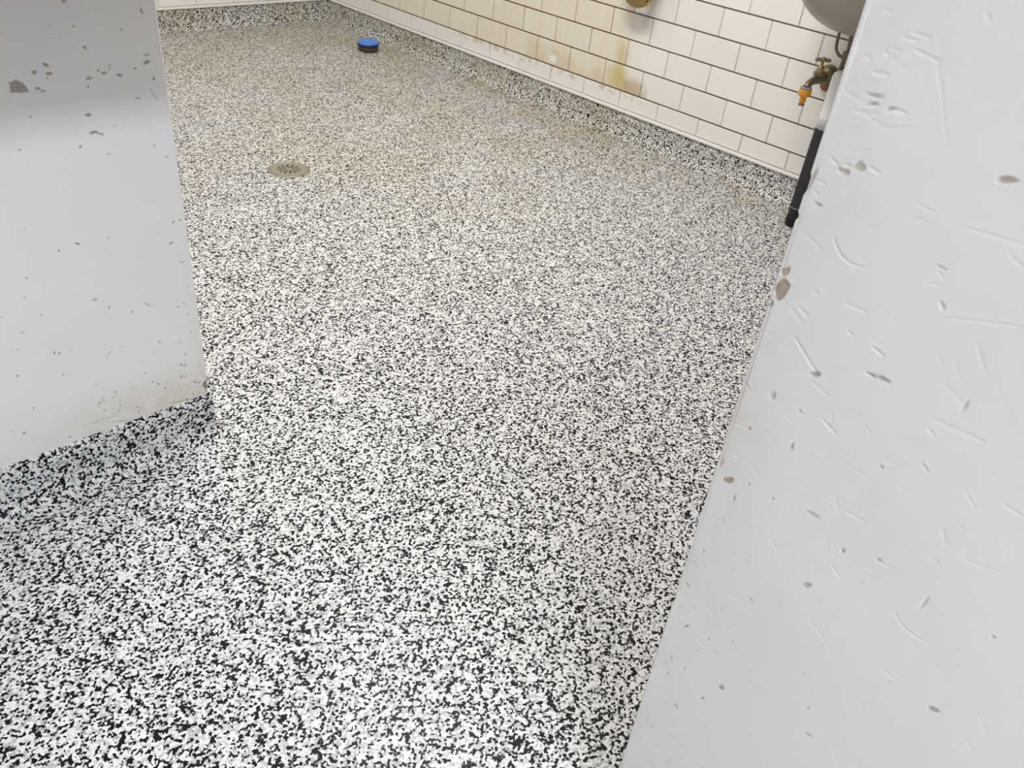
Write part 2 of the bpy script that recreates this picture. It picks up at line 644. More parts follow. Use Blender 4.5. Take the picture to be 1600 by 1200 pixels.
FL.append(poly_feature([lz(0, 0, 4, *q) for q in [(48, 520), (66, 514), (80, 505), (95, 497), (120, 508), (140, 517), (158, 535),
                                                  (178, 565), (174, 578), (66, 577), (62, 545), (66, 530)]], 0.75, 0.0009))
L1 = [(215, 452, 14, 9, -40), (285, 405, 15, 8, -40), (308, 460, 18, 8, -20), (237, 553, 13, 6, -10), (270, 570, 14, 5, 0),
      (530, 297, 10, 7, 0), (558, 491, 22, 5, 5), (551, 541, 7, 5, 0), (615, 441, 7, 5, 0), (652, 457, 16, 6, 8),
      (685, 408, 6, 4, 0), (687, 430, 5, 4, 0), (747, 469, 17, 7, -8), (915, 343, 15, 3.5, 0), (917, 389, 18, 10, 15),
      (885, 70, 6, 14, 20), (862, 615, 15, 3.5, 0), (552, 718, 16, 9, 20), (585, 828, 22, 9, 0), (193, 727, 9, 3, 0),
      (503, 918, 10, 6, 30), (122, 938, 8, 4, 0), (683, 962, 9, 3, 0), (966, 909, 6, 5, 0), (1040, 980, 8, 4, 0),
      (845, 428, 8, 5, 0), (757, 185, 7, 4, 0), (462, 165, 7, 4, 0), (400, 8, 12, 5, 0), (296, 488, 6, 3, 0), (960, 492, 8, 10, 0)]
for k, (x, y, a, b, an) in enumerate(L1):
    FL.append(blob_feature(lz(0, 0, 4, x, y), a / 4 * PXL * 0.95, b / 4 * PXL * 0.98 + 0.0002, math.radians(an), 0.78, 0.0006, seed=k))
FL.append(seg_feature(lz(0, 0, 4, 600, 831), lz(0, 0, 4, 650, 843), 0.0012, 0.0004, 0.9))
FL.append(seg_feature(lz(0, 0, 4, 940, 560), lz(0, 0, 4, 984, 627), 0.0012, 0.0005, 0.35))
FL.append(seg_feature(lz(0, 0, 4, 50, 580), lz(0, 0, 4, 330, 576), 0.0009, 0.0005, 0.1))
L2 = [(484, 523, 14, 6, -38), (367, 568, 6, 6, 0), (1070, 519, 15, 5, 15), (1083, 390, 8, 6, 0), (1125, 376, 11, 3, 10),
      (681, 920, 7, 6, 0), (827, 950, 5, 5, 0), (1112, 918, 7, 5, 0), (1150, 897, 5, 5, 0), (1175, 962, 5, 4, 0),
      (168, 737, 8, 3, 0), (678, 487, 6, 3, 0), (1138, 639, 11, 3, 0), (593, 872, 13, 9, -30), (155, 860, 6, 3, 0), (258, 967, 6, 3, 0)]
for k, (x, y, a, b, an) in enumerate(L2):
    FL.append(blob_feature(lz(0, 250, 4, x, y), a / 4 * PXL, b / 4 * PXL + 0.0003, math.radians(an), 0.55 if k == 13 else 0.8, 0.0005, seed=100 + k))
for (x0, y0, x1, y1) in [(900, 890, 946, 918), (120, 1088, 158, 1070), (985, 1128, 1004, 1148), (1112, 1142, 1140, 1131)]:
    FL.append(seg_feature(lz(0, 250, 4, x0, y0), lz(0, 250, 4, x1, y1), 0.0011, 0.0006, 0.6))
L3 = [(340, 205, 5, 11, 0), (370, 208, 5, 11, 0), (110, 350, 8, 5, 0), (395, 343, 7, 4, 0), (1130, 279, 11, 6, 0), (1155, 283, 11, 5, 0),
      (1160, 215, 5, 9, 0), (955, 387, 8, 6, 0), (1030, 427, 5, 8, 0), (1135, 356, 9, 4, 0), (1160, 356, 7, 4, 0),
      (1222, 390, 8, 7, 20), (1245, 392, 10, 7, 30), (1276, 395, 9, 7, 0), (640, 490, 6, 5, 0), (625, 520, 11, 5, 20), (752, 537, 7, 5, 0),
      (742, 573, 6, 5, 0), (150, 708, 11, 6, 10), (437, 730, 8, 5, 0), (210, 550, 6, 4, 0), (1208, 462, 7, 6, 0), (1170, 497, 12, 9, 30),
      (860, 545, 9, 4, 0), (655, 568, 6, 5, 0), (865, 575, 6, 5, 0), (905, 330, 7, 4, 0), (720, 452, 12, 4, 0), (600, 405, 7, 3, 0)]
for k, (x, y, a, b, an) in enumerate(L3):
    FL.append(blob_feature(lz(0, 500, 4, x, y), a / 4 * PXL, b / 4 * PXL + 0.0002, math.radians(an), 0.85, 0.0005, seed=200 + k))
for (x0, y0, x1, y1, c) in [(665, 222, 702, 194, .6), (980, 396, 1004, 405, .9), (525, 662, 770, 585, .35), (770, 585, 850, 563, .2),
                            (960, 612, 1060, 545, .5), (1060, 520, 1150, 507, .6), (700, 640, 830, 628, .4)]:
    FL.append(seg_feature(lz(0, 500, 4, x0, y0), lz(0, 500, 4, x1, y1), 0.0011, 0.0006, c))
rnd = random.Random(7)
for k in range(150):        # small flecks, thick near the foot of the corner
    if k < 110:
        s = XP - abs(rnd.gauss(0, 0.09))
        z = 0.105 + abs(rnd.gauss(0, 0.055))
    else:
        s, z = rnd.uniform(-2.70, XP), rnd.uniform(0.12, 0.82)
    FL.append(blob_feature((s, z), rnd.uniform(0.0008, 0.0022), rnd.uniform(0.0006, 0.0013), rnd.uniform(-.5, .5),
                           rnd.uniform(0.25, 0.75), 0.0004, seed=300 + k))
# knocked-off paint at the foot of the corner
FL.append(blob_feature((XP - 0.002, 0.113), 0.0065, 0.016, 0.2, 0.9, 0.003, seed=5))
FL.append(blob_feature((XP - 0.001, 0.129), 0.0025, 0.012, 0.0, 0.6, 0.0015, seed=6))


def soil_left(sg, zg, disp, cp, so):
    n = val_noise(sg + 9, zg, 28, 3) * 0.6 + val_noise(sg + 9, zg, 90, 4) * 0.4
    f = np.clip(1 - (zg - 0.10) / 0.10, 0, 1) * np.clip(1.35 - (XP - sg) / 0.30, 0.25, 1)
    so[:] = np.maximum(so, np.clip(f * 1.3 * (0.35 + 0.8 * n), 0, 1) * 0.75)
    e = np.clip(1 - np.abs(sg - XP + 0.008) / 0.025, 0, 1) * np.clip(1 - (zg - 0.1) / 0.35, 0, 1)
    so[:] = np.maximum(so, e * (0.1 + 0.5 * n))
    disp += (val_noise(sg + 9, zg, 9, 5) - 0.5) * 0.0016 * (sg < XP - 0.01)
    # lumpy repaired strip just above the skirting
    disp += f * (val_noise(sg + 9, zg, 60, 8) - 0.5) * 0.0016


FL.append(soil_left)
grid_wall('wall_left', colsL, zsL, M['paint_left'], FL, 1, 'white painted partition with small dark paint chips')

# --- near right partition --------------------------------------------
colsR = []
for y in np.linspace(YW, YJ - BR, 4):
    colsR.append((XP + TH, y, 1, 0, 9 + y))
for y in np.linspace(0, 1, 3):
    colsR.append((XP + TH - BR - (TH - 2 * BR - 0.02) * y, YJ, 0, 1, YJ + 0.15 - 0.1 * y))
for a in np.arange(0.02, 0, -0.0012):
    colsR.append((XP + BR + a, YJ, 0, 1, YJ + a))
BR2 = 0.0014
for k in range(0, 6):
    a = math.pi / 2 * k / 5
    colsR.append((XP + BR2 - BR2 * math.sin(a), YJ - BR2 + BR2 * math.cos(a), -math.sin(a), math.cos(a), YJ - BR2 * k / 5))
for y in np.concatenate([np.arange(YJ - BR2 - 0.0009, -3.83, -0.0009), np.linspace(-3.85, YN, 6)]):
    colsR.append((XP, y, -1, 0, y))
zsR = np.concatenate([[0.0, 0.05, 0.08, 0.1, 0.12], np.arange(0.13, 1.07, 0.0009), np.linspace(1.1, ZC, 5)])


def prw(u, v):
    q = on_plane(u, v, 0, XP)
    return (q[1], q[2])


FR = []


def scr(ox, oy, s, items):
    for it in items:
        x0, y0, x1, y1, w, d = it[:6]
        kw = it[6] if len(it) > 6 else {}
        a, b = prw(ox + x0 / s, oy + y0 / s), prw(ox + x1 / s, oy + y1 / s)
        FR.append(seg_feature(a, b, w * 0.00050, d * 0.00030, rim=d * 0.00004, **kw))


scr(1150, 250, 3.529, [
    (545, 430, 715, 590, 2.2, 1.6, dict(bend=0.006)), (375, 395, 500, 522, 1.6, 1.0), (535, 0, 562, 22, 1.5, 1.2), (600, 20, 665, 62, 3.2, 1.6),
    (730, 35, 800, 75, 2.4, 1.6), (430, 105, 495, 130, 2.0, 1.3), (430, 170, 456, 196, 2.0, 1.3), (1000, 240, 1100, 290, 1.8, 1.0),
    (960, 335, 1052, 330, 2.4, 1.0), (690, 350, 800, 385, 1.5, 0.6), (1108, 578, 1158, 606, 1.8, 1.2, dict(chip=0.4)), (1030, 672, 1148, 695, 1.8, 0.9),
    (600, 788, 722, 838, 2.4, 1.3), (340, 800, 398, 862, 2.2, 1.5), (468, 703, 512, 722, 1.6, 1.2), (852, 872, 902, 897, 1.6, 1.0),
    (1150, 870, 1588, 922, 1.8, 1.2), (1260, 370, 1588, 470, 2.2, 0.8), (150, 940, 216, 966, 2.0, 1.3), (322, 970, 452, 1183, 2.4, 1.8),
    (613, 938, 652, 972, 1.8, 1.1), (740, 985, 792, 1016, 1.8, 0.9), (750, 1030, 816, 1080, 2.0, 1.2), (1108, 1098, 1138, 1116, 1.6, 1.2),
    (262, 680, 312, 700, 2.0, 1.4), (500, 545, 590, 580, 1.4, 0.5), (380, 510, 480, 540, 1.4, 0.5), (640, 300, 660, 312, 2.0, 1.0),
    (1440, 1130, 1560, 1105, 1.8, 0.6), (1340, 180, 1460, 150, 3.0, 0.5)])
scr(1100, 500, 3.2, [
    (205, 298, 232, 346, 1.8, 1.4, dict(chip=0.35)), (720, 55, 752, 80, 1.8, 1.1), (845, 138, 897, 182, 2.0, 1.3), (475, 448, 500, 476, 1.8, 1.6),
    (408, 484, 447, 510, 1.6, 1.0), (670, 455, 782, 466, 3.0, 0.9), (588, 490, 662, 570, 2.4, 1.9), (785, 540, 806, 572, 1.4, 1.1),
    (805, 528, 830, 565, 1.4, 1.3), (140, 510, 232, 546, 2.4, 1.4), (1115, 540, 1152, 582, 2.6, 1.1), (1150, 500, 1400, 612, 3.6, 1.0),
    (525, 668, 578, 702, 1.6, 1.1), (690, 665, 732, 686, 2.4, 1.1), (728, 735, 806, 776, 2.0, 1.3), (890, 708, 976, 716, 2.4, 0.8),
    (1085, 710, 1122, 762, 1.8, 1.6, dict(chip=0.3)), (600, 890, 822, 1022, 1.5, 0.8), (1310, 868, 1362, 950, 1.8, 1.1), (1490, 920, 1592, 982, 2.6, 1.1),
    (330, 1090, 372, 1158, 1.6, 1.2), (550, 1095, 616, 1111, 2.0, 0.9), (148, 668, 176, 692, 2.2, 1.5), (440, 300, 545, 285, 1.6, 0.7),
    (300, 560, 350, 590, 1.6, 0.8), (310, 735, 400, 748, 1.6, 0.6), (960, 830, 1030, 870, 1.8, 0.6), (1480, 500, 1530, 470, 2.0, 0.7),
    (350, 130, 460, 155, 1.6, 0.6), (260, 580, 270, 590, 1.4, 1.2), (340, 600, 355, 580, 1.4, 1.0), (420, 790, 600, 890, 1.2, 0.5),
    (1255, 1010, 1300, 1050, 1.8, 0.9), (1430, 770, 1475, 795, 1.6, 0.7), (1100, 840, 1190, 850, 3.0, 0.5), (470, 995, 580, 990, 2.0, 0.7)])
scr(950, 800, 2.4615, [
    (855, 198, 896, 266, 2.0, 1.3), (1030, 188, 1102, 220, 2.4, 1.2), (1232, 180, 1272, 192, 2.2, 1.3), (1370, 185, 1492, 226, 2.6, 1.1),
    (1000, 245, 1042, 266, 2.2, 0.9), (430, 300, 540, 352, 1.6, 0.8), (1100, 380, 1242, 506, 2.0, 1.4, dict(bend=0.006)), (1040, 590, 1112, 652, 2.0, 1.1),
    (910, 0, 1012, 50, 1.5, 0.9), (378, 368, 402, 392, 1.6, 1.0), (1375, 880, 1402, 922, 1.8, 0.9), (340, 960, 420, 1100, 1.4, 0.6),
    (235, 848, 318, 932, 1.2, 0.8, dict(chip=0.45)), (150, 942, 182, 988, 1.1, 0.7, dict(chip=0.4)), (395, 528, 421, 547, 1.4, 0.9, dict(chip=0.3)),
    (640, 130, 660, 160, 1.4, 0.9), (700, 180, 800, 205, 2.0, 0.7), (960, 330, 1030, 420, 1.5, 0.6), (1400, 620, 1430, 650, 1.8, 0.6),
    (1075, 720, 1120, 748, 1.8, 0.5), (600, 20, 700, 70, 1.2, 0.5), (800, 930, 830, 970, 1.4, 0.6)])
scr(1100, 0, 4.0, [
    (1300, 205, 1412, 242, 2.4, 1.2), (1240, 235, 1335, 256, 2.6, 1.4), (1168, 310, 1228, 320, 2.4, 1.2), (1120, 330, 1192, 346, 2.2, 1.2),
    (1002, 345, 1042, 377, 1.8, 1.1), (1310, 310, 1472, 386, 2.2, 1.1), (1050, 453, 1152, 466, 2.6, 1.5), (1020, 640, 1082, 662, 2.4, 1.3),
    (1140, 672, 1262, 708, 2.6, 1.7), (930, 688, 1092, 722, 2.2, 1.0), (980, 700, 1122, 796, 1.8, 0.9), (1120, 802, 1332, 798, 2.2, 0.9),
    (790, 980, 842, 1032, 2.0, 1.3), (900, 950, 1072, 938, 2.2, 0.9), (1450, 380, 1492, 640, 2.0, 0.6), (1492, 640, 1515, 900, 2.0, 0.5),
    (1120, 60, 1180, 80, 2.4, 0.8), (1500, 60, 1600, 20, 2.4, 0.6), (1520, 480, 1600, 520, 2.0, 0.6), (870, 560, 990, 640, 1.8, 0.7)])


def ch(ox, oy, s, items):
    for k, (x, y, a, b, an, c) in enumerate(items):
        FR.append(blob_feature(prw(ox + x / s, oy + y / s), a / s * 0.00050, b / s * 0.00050 + 0.0002, math.radians(an), c, 0.0007,
                               seed=int(x * 7 + y)))


ch(1150, 250, 3.529, [(685, 35, 26, 20, 0, .55), (600, 68, 26, 12, -20, .45), (455, 245, 18, 7, 0, .7), (1495, 110, 42, 12, -22, .75),
                      (288, 600, 9, 14, 0, .55), (440, 1186, 22, 10, -20, .7), (745, 1188, 26, 6, 0, .55), (1135, 805, 22, 8, 40, .2)])
ch(1100, 500, 3.2, [(838, 276, 26, 6, -8, .5), (897, 297, 30, 10, -6, .65), (345, 375, 16, 22, 30, .4), (441, 632, 6, 20, 0, .8),
                    (122, 800, 30, 22, -40, .8), (85, 712, 14, 26, 0, .3), (225, 820, 6, 8, 0, .7), (345, 893, 7, 8, 0, .7),
                    (540, 972, 42, 10, 0, .35), (150, 890, 9, 20, 0, .5), (690, 1157, 8, 14, 0, .5), (1300, 432, 8, 28, 0, .2), (886, 736, 12, 6, 0, .5),
                    (228, 541, 8, 8, 0, .7), (555, 268, 26, 12, -30, .6), (100, 1000, 6, 6, 0, .5), (480, 455, 5, 7, 0, .6)])
ch(950, 800, 2.4615, [(765, 280, 22, 11, -35, .55), (900, 152, 5, 9, 0, .6), (300, 440, 6, 18, 35, .75), (435, 675, 17, 13, -35, .7),
                      (363, 715, 5, 12, 25, .85), (262, 746, 13, 5, 40, .8), (1250, 760, 17, 13, -40, .65), (770, 858, 18, 7, -15, .45),
                      (1216, 348, 6, 30, 5, .25), (368, 148, 4, 8, 0, .7), (340, 203, 5, 5, 0, .5), (168, 824, 4, 6, 0, .8), (232, 968, 8, 5, 0, .6),
                      (768, 752, 4, 6, 0, .6), (385, 490, 4, 6, 0, .6), (334, 370, 4, 4, 0, .7), (293, 603, 4, 7, -10, .7), (436, 370, 5, 6, 0, .5),
                      (475, 500, 3, 8, 0, .5), (548, 335, 12, 6, 0, .3), (1040, 186, 10, 6, 0, .45), (305, 280, 12, 6, 40, .5), (1480, 480, 8, 6, 0, .3),
                      (240, 560, 14, 7, -50, .35), (228, 620, 5, 16, 10, .4), (750, 625, 6, 4, 0, .5), (150, 800, 4, 9, 0, .5)])
ch(1100, 0, 4.0, [(1065, 598, 46, 7, -3, .55), (1050, 652, 30, 7, -15, .5), (1165, 684, 22, 7, -20, .5), (880, 1072, 20, 10, -10, .4),
                  (850, 1060, 14, 10, 0, .5)])
# broken paint along the jamb
for (u, v, a, b, c) in [(1221, 452, 11, 20, .8), (1203, 474, 6, 6, .5), (1264, 283, 5, 22, .35), (1226, 425, 6, 8, .7), (1242, 336, 6, 7, .5),
                        (1052, 935, 4, 10, .25)]:
    FR.append(blob_feature(prw(u, v), a * 0.00046, b * 0.00046, 0.3, c, 0.0011, seed=u))
rnd = random.Random(11)
for k in range(70):
    s, z = YJ - abs(rnd.gauss(0, 0.06)), rnd.uniform(0.15, 0.62)
    FR.append(blob_feature((s, z), rnd.uniform(0.0005, 0.0014), rnd.uniform(0.0004, 0.0009), rnd.uniform(-1, 1), rnd.uniform(0.15, 0.6), 0.0003,
                           seed=900 + k))
for k in range(60):
    s, z = rnd.uniform(-3.80, YJ), rnd.uniform(0.2, 1.04)
    an = rnd.gauss(-0.65, 0.35)
    Ls = rnd.uniform(0.004, 0.022)
    FR.append(seg_feature((s, z), (s - math.cos(an) * Ls, z + math.sin(an) * Ls), rnd.uniform(0.0008, 0.0016), rnd.uniform(0.00008, 0.0003)))


def soil_right(sg, zg, disp, cp, so):
    n = val_noise(sg + 9, zg, 18, 13) * 0.6 + val_noise(sg + 9, zg, 70, 14) * 0.4
    e = np.clip(1 - np.abs(sg - YJ) / 0.05, 0, 1)
    so[:] = np.maximum(so, e * np.clip(n * 1.6 - 0.45, 0, 1) * 0.45)
    body = (sg < YJ - 0.004) & (sg > -3.9)
    disp += (val_noise(sg + 9, zg, 11, 15) - 0.5) * 0.0016 * body
    disp += (val_noise(sg + 9, zg, 55, 16) - 0.5) * 0.00012 * body


FR.append(soil_right)
grid_wall('wall_near_right', colsR, zsR, M['paint_right'], FR, 2, 'white painted near partition covered in scratches and dents')

# ------------------------------------------------------------------ flake cove skirting


def cove(name, path, h, r, thick, jit, label, step=0.012):
    """path of 2-D points with the open room on the right-hand side"""
    P = [Vector(q) for q in path]
    nrm = []
    for i in range(len(P) - 1):
        d = (P[i + 1] - P[i]).normalized()
        nrm.append(Vector((d.y, -d.x)))
    prof = []
    for k in range(9):
        a = math.pi / 2 * k / 8
        prof.append((thick + r - r * math.sin(a), r - r * math.cos(a) + 0.0005))
    prof.append((thick, r + (h - r) * 0.5))
    prof.append((thick, h - 0.004))
    prof.append((thick - 0.003, h))
    prof.append((-0.004, h))
    rows = []
    for i in range(len(P) - 1):
        L = (P[i + 1] - P[i]).length
        n = max(1, int(L / step))
        for k in range(n + (1 if i == len(P) - 2 else 0)):
            t = k / n
            if k == 0 and i > 0:
                m_ = (nrm[i - 1] + nrm[i])
                m_ = m_ / m_.dot(nrm[i])
            else:
                m_ = nrm[i]
            rows.append((P[i].lerp(P[i + 1], t), m_))
    rg = random.Random(3)
    vs, fs = [], []
    jz = 0
    for c, m_ in rows:
        jz = 0.6 * jz + rg.uniform(-jit, jit)
        for j, (o, z) in enumerate(prof):
            q = c + m_ * o
            vs.append((q.x, q.y, z + (jz if j >= len(prof) - 3 else 0)))
    n = len(prof)
    for i in range(len(rows) - 1):
        for j in range(n - 1):
            fs.append((i * n + j, (i + 1) * n + j, (i + 1) * n + j + 1, i * n + j + 1))
    me = pydata(name, vs, fs)
    bm = bmesh.new()
    bm.from_mesh(me)
    bmesh.ops.recalc_face_normals(bm, faces=bm.faces)
    bm.to_mesh(me)
    bm.free()
    return struct(link(name, me, M['flake'], None, True), label)


cove('baseboard_left', [(XC, YL), (XP, YL), (XP, YL + TH), (XW, YL + TH)], 0.1, 0.030, 0.004, 0.0012,
     'flake epoxy cove skirting around the left partition')
cove('baseboard_near_right', [(XP + TH, YW), (XP + TH, YJ), (XP, YJ), (XP, YN)], 0.1, 0.030, 0.004, 0.0008,
     'flake epoxy cove skirting around the near partition')
cove('baseboard_back', [(XW, YB), (XR, YB), (XR, YW)], 0.1, 0.045, 0.006, 0.0,
     'flake epoxy cove skirting below the tiles', 0.05)

# ------------------------------------------------------------------ tiled walls
TT = 0.0022                 # tile thickness
GH, GV = 0.0052, 0.0046    # joint widths


def backing(name, lo, hi, label):
    return struct(link(name, box_mesh(name, lo, hi), M['grout_pale']), label)


wall_right = backing('wall_right', (XR, YW, 0), (XR + 0.1, YB + 0.1, ZC), 'white tiled wall with yellow grease stains')
wall_back = backing('wall_back', (XW - 0.1, YB, 0), (XR, YB + 0.1, ZC), 'white tiled back wall')
_tc = {}


def tile_mesh(w, h, axis):
    key = (round(w, 4), round(h, 4), axis)
    if key not in _tc:
        b = 0.0011
        vs = []
        for (e, d) in ((0, 0.0), (0, TT - b), (b, TT)):
            for (a, c) in ((-1, -1), (1, -1), (1, 1), (-1, 1)):
                p, q = a * (w / 2 - e), c * (h / 2 - e)
                vs.append((-d, p, q) if axis == 'x' else (p, -d, q))
        fs = [(8, 9, 10, 11)]
        for r in (0, 4):
            for k in range(4):
                k2 = (k + 1) % 4
                fs.append((r + k, r + k2, r + 4 + k2, r + 4 + k))
        me = pydata('tile', vs, fs)
        bm = bmesh.new()
        bm.from_mesh(me)
        bmesh.ops.recalc_face_normals(bm, faces=bm.faces)
        for f in bm.faces:
            pass
        # open back: make sure the front faces the room
        bm.faces.ensure_lookup_table()
        n = bm.faces[0].normal
        if (axis == 'x' and n.x > 0) or (axis == 'y' and n.y > 0):
            bmesh.ops.reverse_faces(bm, faces=bm.faces)
        bm.to_mesh(me)
        bm.free()
        me.materials.append(M['tile'])
        _tc[key] = me
    return _tc[key]


ROWS = 14
rt = random.Random(5)


def rowspan(r):
    if r == 0:
        return (-0.68, 0.0)
    return (r - 1.0, float(r))


def lay(parent, axis, a_lo, a_hi, joint0):
    """a runs along the wall in tile courses; tiles are 2 courses long, half bond"""
    for r in range(ROWS):
        z0, z1 = rowspan(r)
        off = joint0 + (1.0 if r % 2 else 0.0)
        k0 = math.floor((a_lo - off) / 2)
        a = off + 2 * k0
        while a < a_hi - 1e-6:
            l, h = max(a, a_lo), min(a + 2, a_hi)
            if h - l > 0.12:
                me = tile_mesh((h - l) * S - GV, (z1 - z0) * S - GH, axis)
                o = bpy.data.objects.new('tile', me)
                COL.objects.link(o)
                o.parent = parent
                c = W(0, (l + h) / 2, (z0 + z1) / 2) if axis == 'x' else W((l + h) / 2, YB / S, (z0 + z1) / 2)
                dd = rt.uniform(-0.0004, 0.0004)
                if axis == 'x':
                    c.x += dd
                    o.rotation_euler = (0, rt.gauss(0, 0.0022), rt.gauss(0, 0.0013))
                else:
                    c.y += dd
                    o.rotation_euler = (rt.gauss(0, 0.0022), 0, rt.gauss(0, 0.0013))
                o.location = c
            a += 2


lay(wall_right, 'x', -36.0, YB / S - 0.02, 0.0)
lay(wall_back, 'y', -27.0, -0.10, -9.78)


def joints(name, parent, axis):
    vs, fs = [], []
    for r in range(1, ROWS + 1):
        z = (0.0 if r == 1 else -0.68) if r < 2 else r - 1.0
        zc = (z - ZF) * S
        h = GH / 2 + 0.0004
        b = len(vs)
        d = TT * 0.45
        if axis == 'x':
            vs += [(XR - d, -3.6, zc - h), (XR - d, YB, zc - h), (XR - d, YB, zc + h), (XR - d, -3.6, zc + h)]
            fs.append((b, b + 3, b + 2, b + 1))
        else:
            vs += [(-2.7, YB - d, zc - h), (XR, YB - d, zc - h), (XR, YB - d, zc + h), (-2.7, YB - d, zc + h)]
            fs.append((b, b + 1, b + 2, b + 3))
    o = link(name, pydata(name, vs, fs), M['grout_dark'], parent)
    o['kind'] = 'stuff'
    return o


joints('grout_lines', wall_right, 'x')
joints('grout_lines', wall_back, 'y')
# white capping bead between the tiles and the cove
zt0, zt1 = (-0.80 - ZF) * S, (-0.695 - ZF) * S
struct(link('trim_3', box_mesh('trim_3', (XR - 0.013, -3.6, zt0), (XR, YB, zt1), 0.003), M['trim'], None), 'white capping bead under the tiled wall')
struct(link('trim_4', box_mesh('trim_4', (-2.7, YB - 0.013, zt0), (XR - 0.013, YB, zt1), 0.003), M['trim'], None), 'white capping bead under the back wall tiles')
# narrow white corner strip at the end of the back wall tiles
struct(link('trim_5', box_mesh('trim_5', (-1.012, YB - 0.014, zt1), (-0.982, YB, 1.2), 0.002), M['trim'], None), 'narrow white strip on the back wall')

# ------------------------------------------------------------------ floor drain
dc = on_plane(451.5, 265.5, 2, 0.0)
drain = empty('floor_drain', (dc[0], dc[1], 0.0), 'round metal drain cover set flush in the flake floor', 'drain')
RD = 0.070


def sector_plate(name, r0, r1, z0, z1, a0, a1, n):
    vs, fs = [], []
    for k in range(n + 1):
        a = a0 + (a1 - a0) * k / n
        c, s = math.cos(a), math.sin(a)
        vs += [(r0 * c, r0 * s, z0), (r1 * c, r1 * s, z0), (r1 * c, r1 * s, z1), (r0 * c, r0 * s, z1)]
    for k in range(n):
        b = 4 * k
        for q in range(4):
            fs.append((b + q, b + (q + 1) % 4, b + 4 + (q + 1) % 4, b + 4 + q))
    if a1 - a0 < 6.28:
        fs += [(0, 3, 2, 1), (4 * n, 4 * n + 1, 4 * n + 2, 4 * n + 3)]
    return vs, fs


def joined(name, parts):
    V, F = [], []
    for vs, fs in parts:
        b = len(V)
        V += vs
        F += [tuple(i + b for i in f) for f in fs]
    me = pydata(name, V, F)
    bm = bmesh.new()
    bm.from_mesh(me)
    bmesh.ops.recalc_face_normals(bm, faces=bm.faces)
    bm.to_mesh(me)
    bm.free()
    return me


link('rim', lathe('rim', [(RD - 0.006, 0.0005), (RD + 0.0012, 0.0005), (RD + 0.0012, 0.0022), (RD - 0.001, 0.0034), (RD - 0.0045, 0.0034),
                          (RD - 0.006, 0.0026), (RD - 0.006, 0.0005)], 48), M['drain'], drain, True)
parts = [sector_plate('', 0.040, RD - 0.0072, 0.0012, 0.0031, 0, 2 * math.pi, 48), sector_plate('', 0.0004, 0.0085, 0.0012, 0.0031, 0, 2 * math.pi, 24)]
NS = 12
for k in range(NS):
    a = 2 * math.pi * k / NS + 0.12
    gap = 0.105
    parts.append(sector_plate('', 0.0085, 0.040, 0.0012, 0.0031, a + gap, a + 2 * math.pi / NS - gap, 3))
link('grate', joined('grate', parts), M['drain'], drain)
link('slot_shade', lathe('slot_shade', [(0.0, 0.0008), (0.050, 0.0008), (0.050, 0.0002)], 32), M['dark'], drain)  # flat dark disc, the shade inside the slots put into its colour

# ------------------------------------------------------------------ blue-lidded puck
cc = on_plane(575.5, 79.3, 2, 0.0)
puck = empty('lidded_tub', (cc[0], cc[1], 0.0), 'small dark round tub with a bright blue lid on the floor', 'tub')
puck.rotation_euler = (0.02, -0.04, 0)
puck.scale = (0.89, 0.89, 0.95)
bpy.context.view_layer.update()
link('body', lathe('body', [(0, 0.0035), (0.052, 0.0035), (0.0555, 0.006), (0.0575, 0.020), (0.058, 0.032), (0.050, 0.034), (0, 0.034)], 40),
     M['browncup'], puck, True)
link('collar', lathe('collar', [(0.057, 0.029), (0.0605, 0.030), (0.061, 0.040), (0.058, 0.042), (0, 0.042)], 40), M['blackcup'], puck, True)
lid = link('lid', lathe('lid', [(0.0595, 0.0405), (0.0605, 0.043), (0.0595, 0.048), (0.054, 0.0515), (0.045, 0.0525), (0.043, 0.0505), (0.012, 0.0525),
                                (0, 0.053)], 40), M['blue'], puck, True)
ribs = []
for k in range(20):
    a = 2 * math.pi * k / 20
    ribs.append(sector_plate('', 0.0575, 0.0622, 0.0415, 0.0475, a - 0.05, a + 0.05, 1))
link('grip_rib', joined('grip_rib', ribs), M['blue'], lid)['kind'] = 'stuff'

# ------------------------------------------------------------------ brass waste bend on the tiled wall
xb = -0.06
pb = on_plane(993, 12.5, 0, xb)
rt_, rm = 0.023, 0.052
zc = pb[2] + rt_ + rm
trap = empty('brass_waste_bend', (0, pb[1], zc), 'shiny brass waste pipe bend on the stained tiled wall', 'pipe')
arc = []
for k in range(13):
    a = math.pi * k / 12
    arc.append((xb, pb[1] + rm * math.cos(a), zc - rm * math.sin(a)))
pts = [(xb, pb[1] + rm, zc + 0.30), (xb, pb[1] + rm, zc + 0.15), (xb, pb[1] + rm, zc + 0.04)] + arc + \
      [(xb, pb[1] - rm, zc + 0.05), (xb + 0.008, pb[1] - rm, zc + 0.085), (xb + 0.03, pb[1] - rm, zc + 0.10), (0.0, pb[1] - rm, zc + 0.102)]
local(link('pipe', tube('pipe', pts, rt_, 20, 4), M['brass'], trap, True), trap)
for (yy, zz, ax) in ((pb[1] + rm, zc + 0.028, (0, 0, 1)), (pb[1] - rm, zc + 0.012, (0, 0, 1))):
    local(link('collar_nut', lathe('collar_nut', [(rt_ - 0.002, 0), (rt_ + 0.006, 0), (rt_ + 0.007, 0.003), (rt_ + 0.007, 0.019), (rt_ + 0.005, 0.022),
                                                  (rt_ - 0.002, 0.022)], 24, ax, (xb, yy, zz)), M['brass'], trap, True), trap)
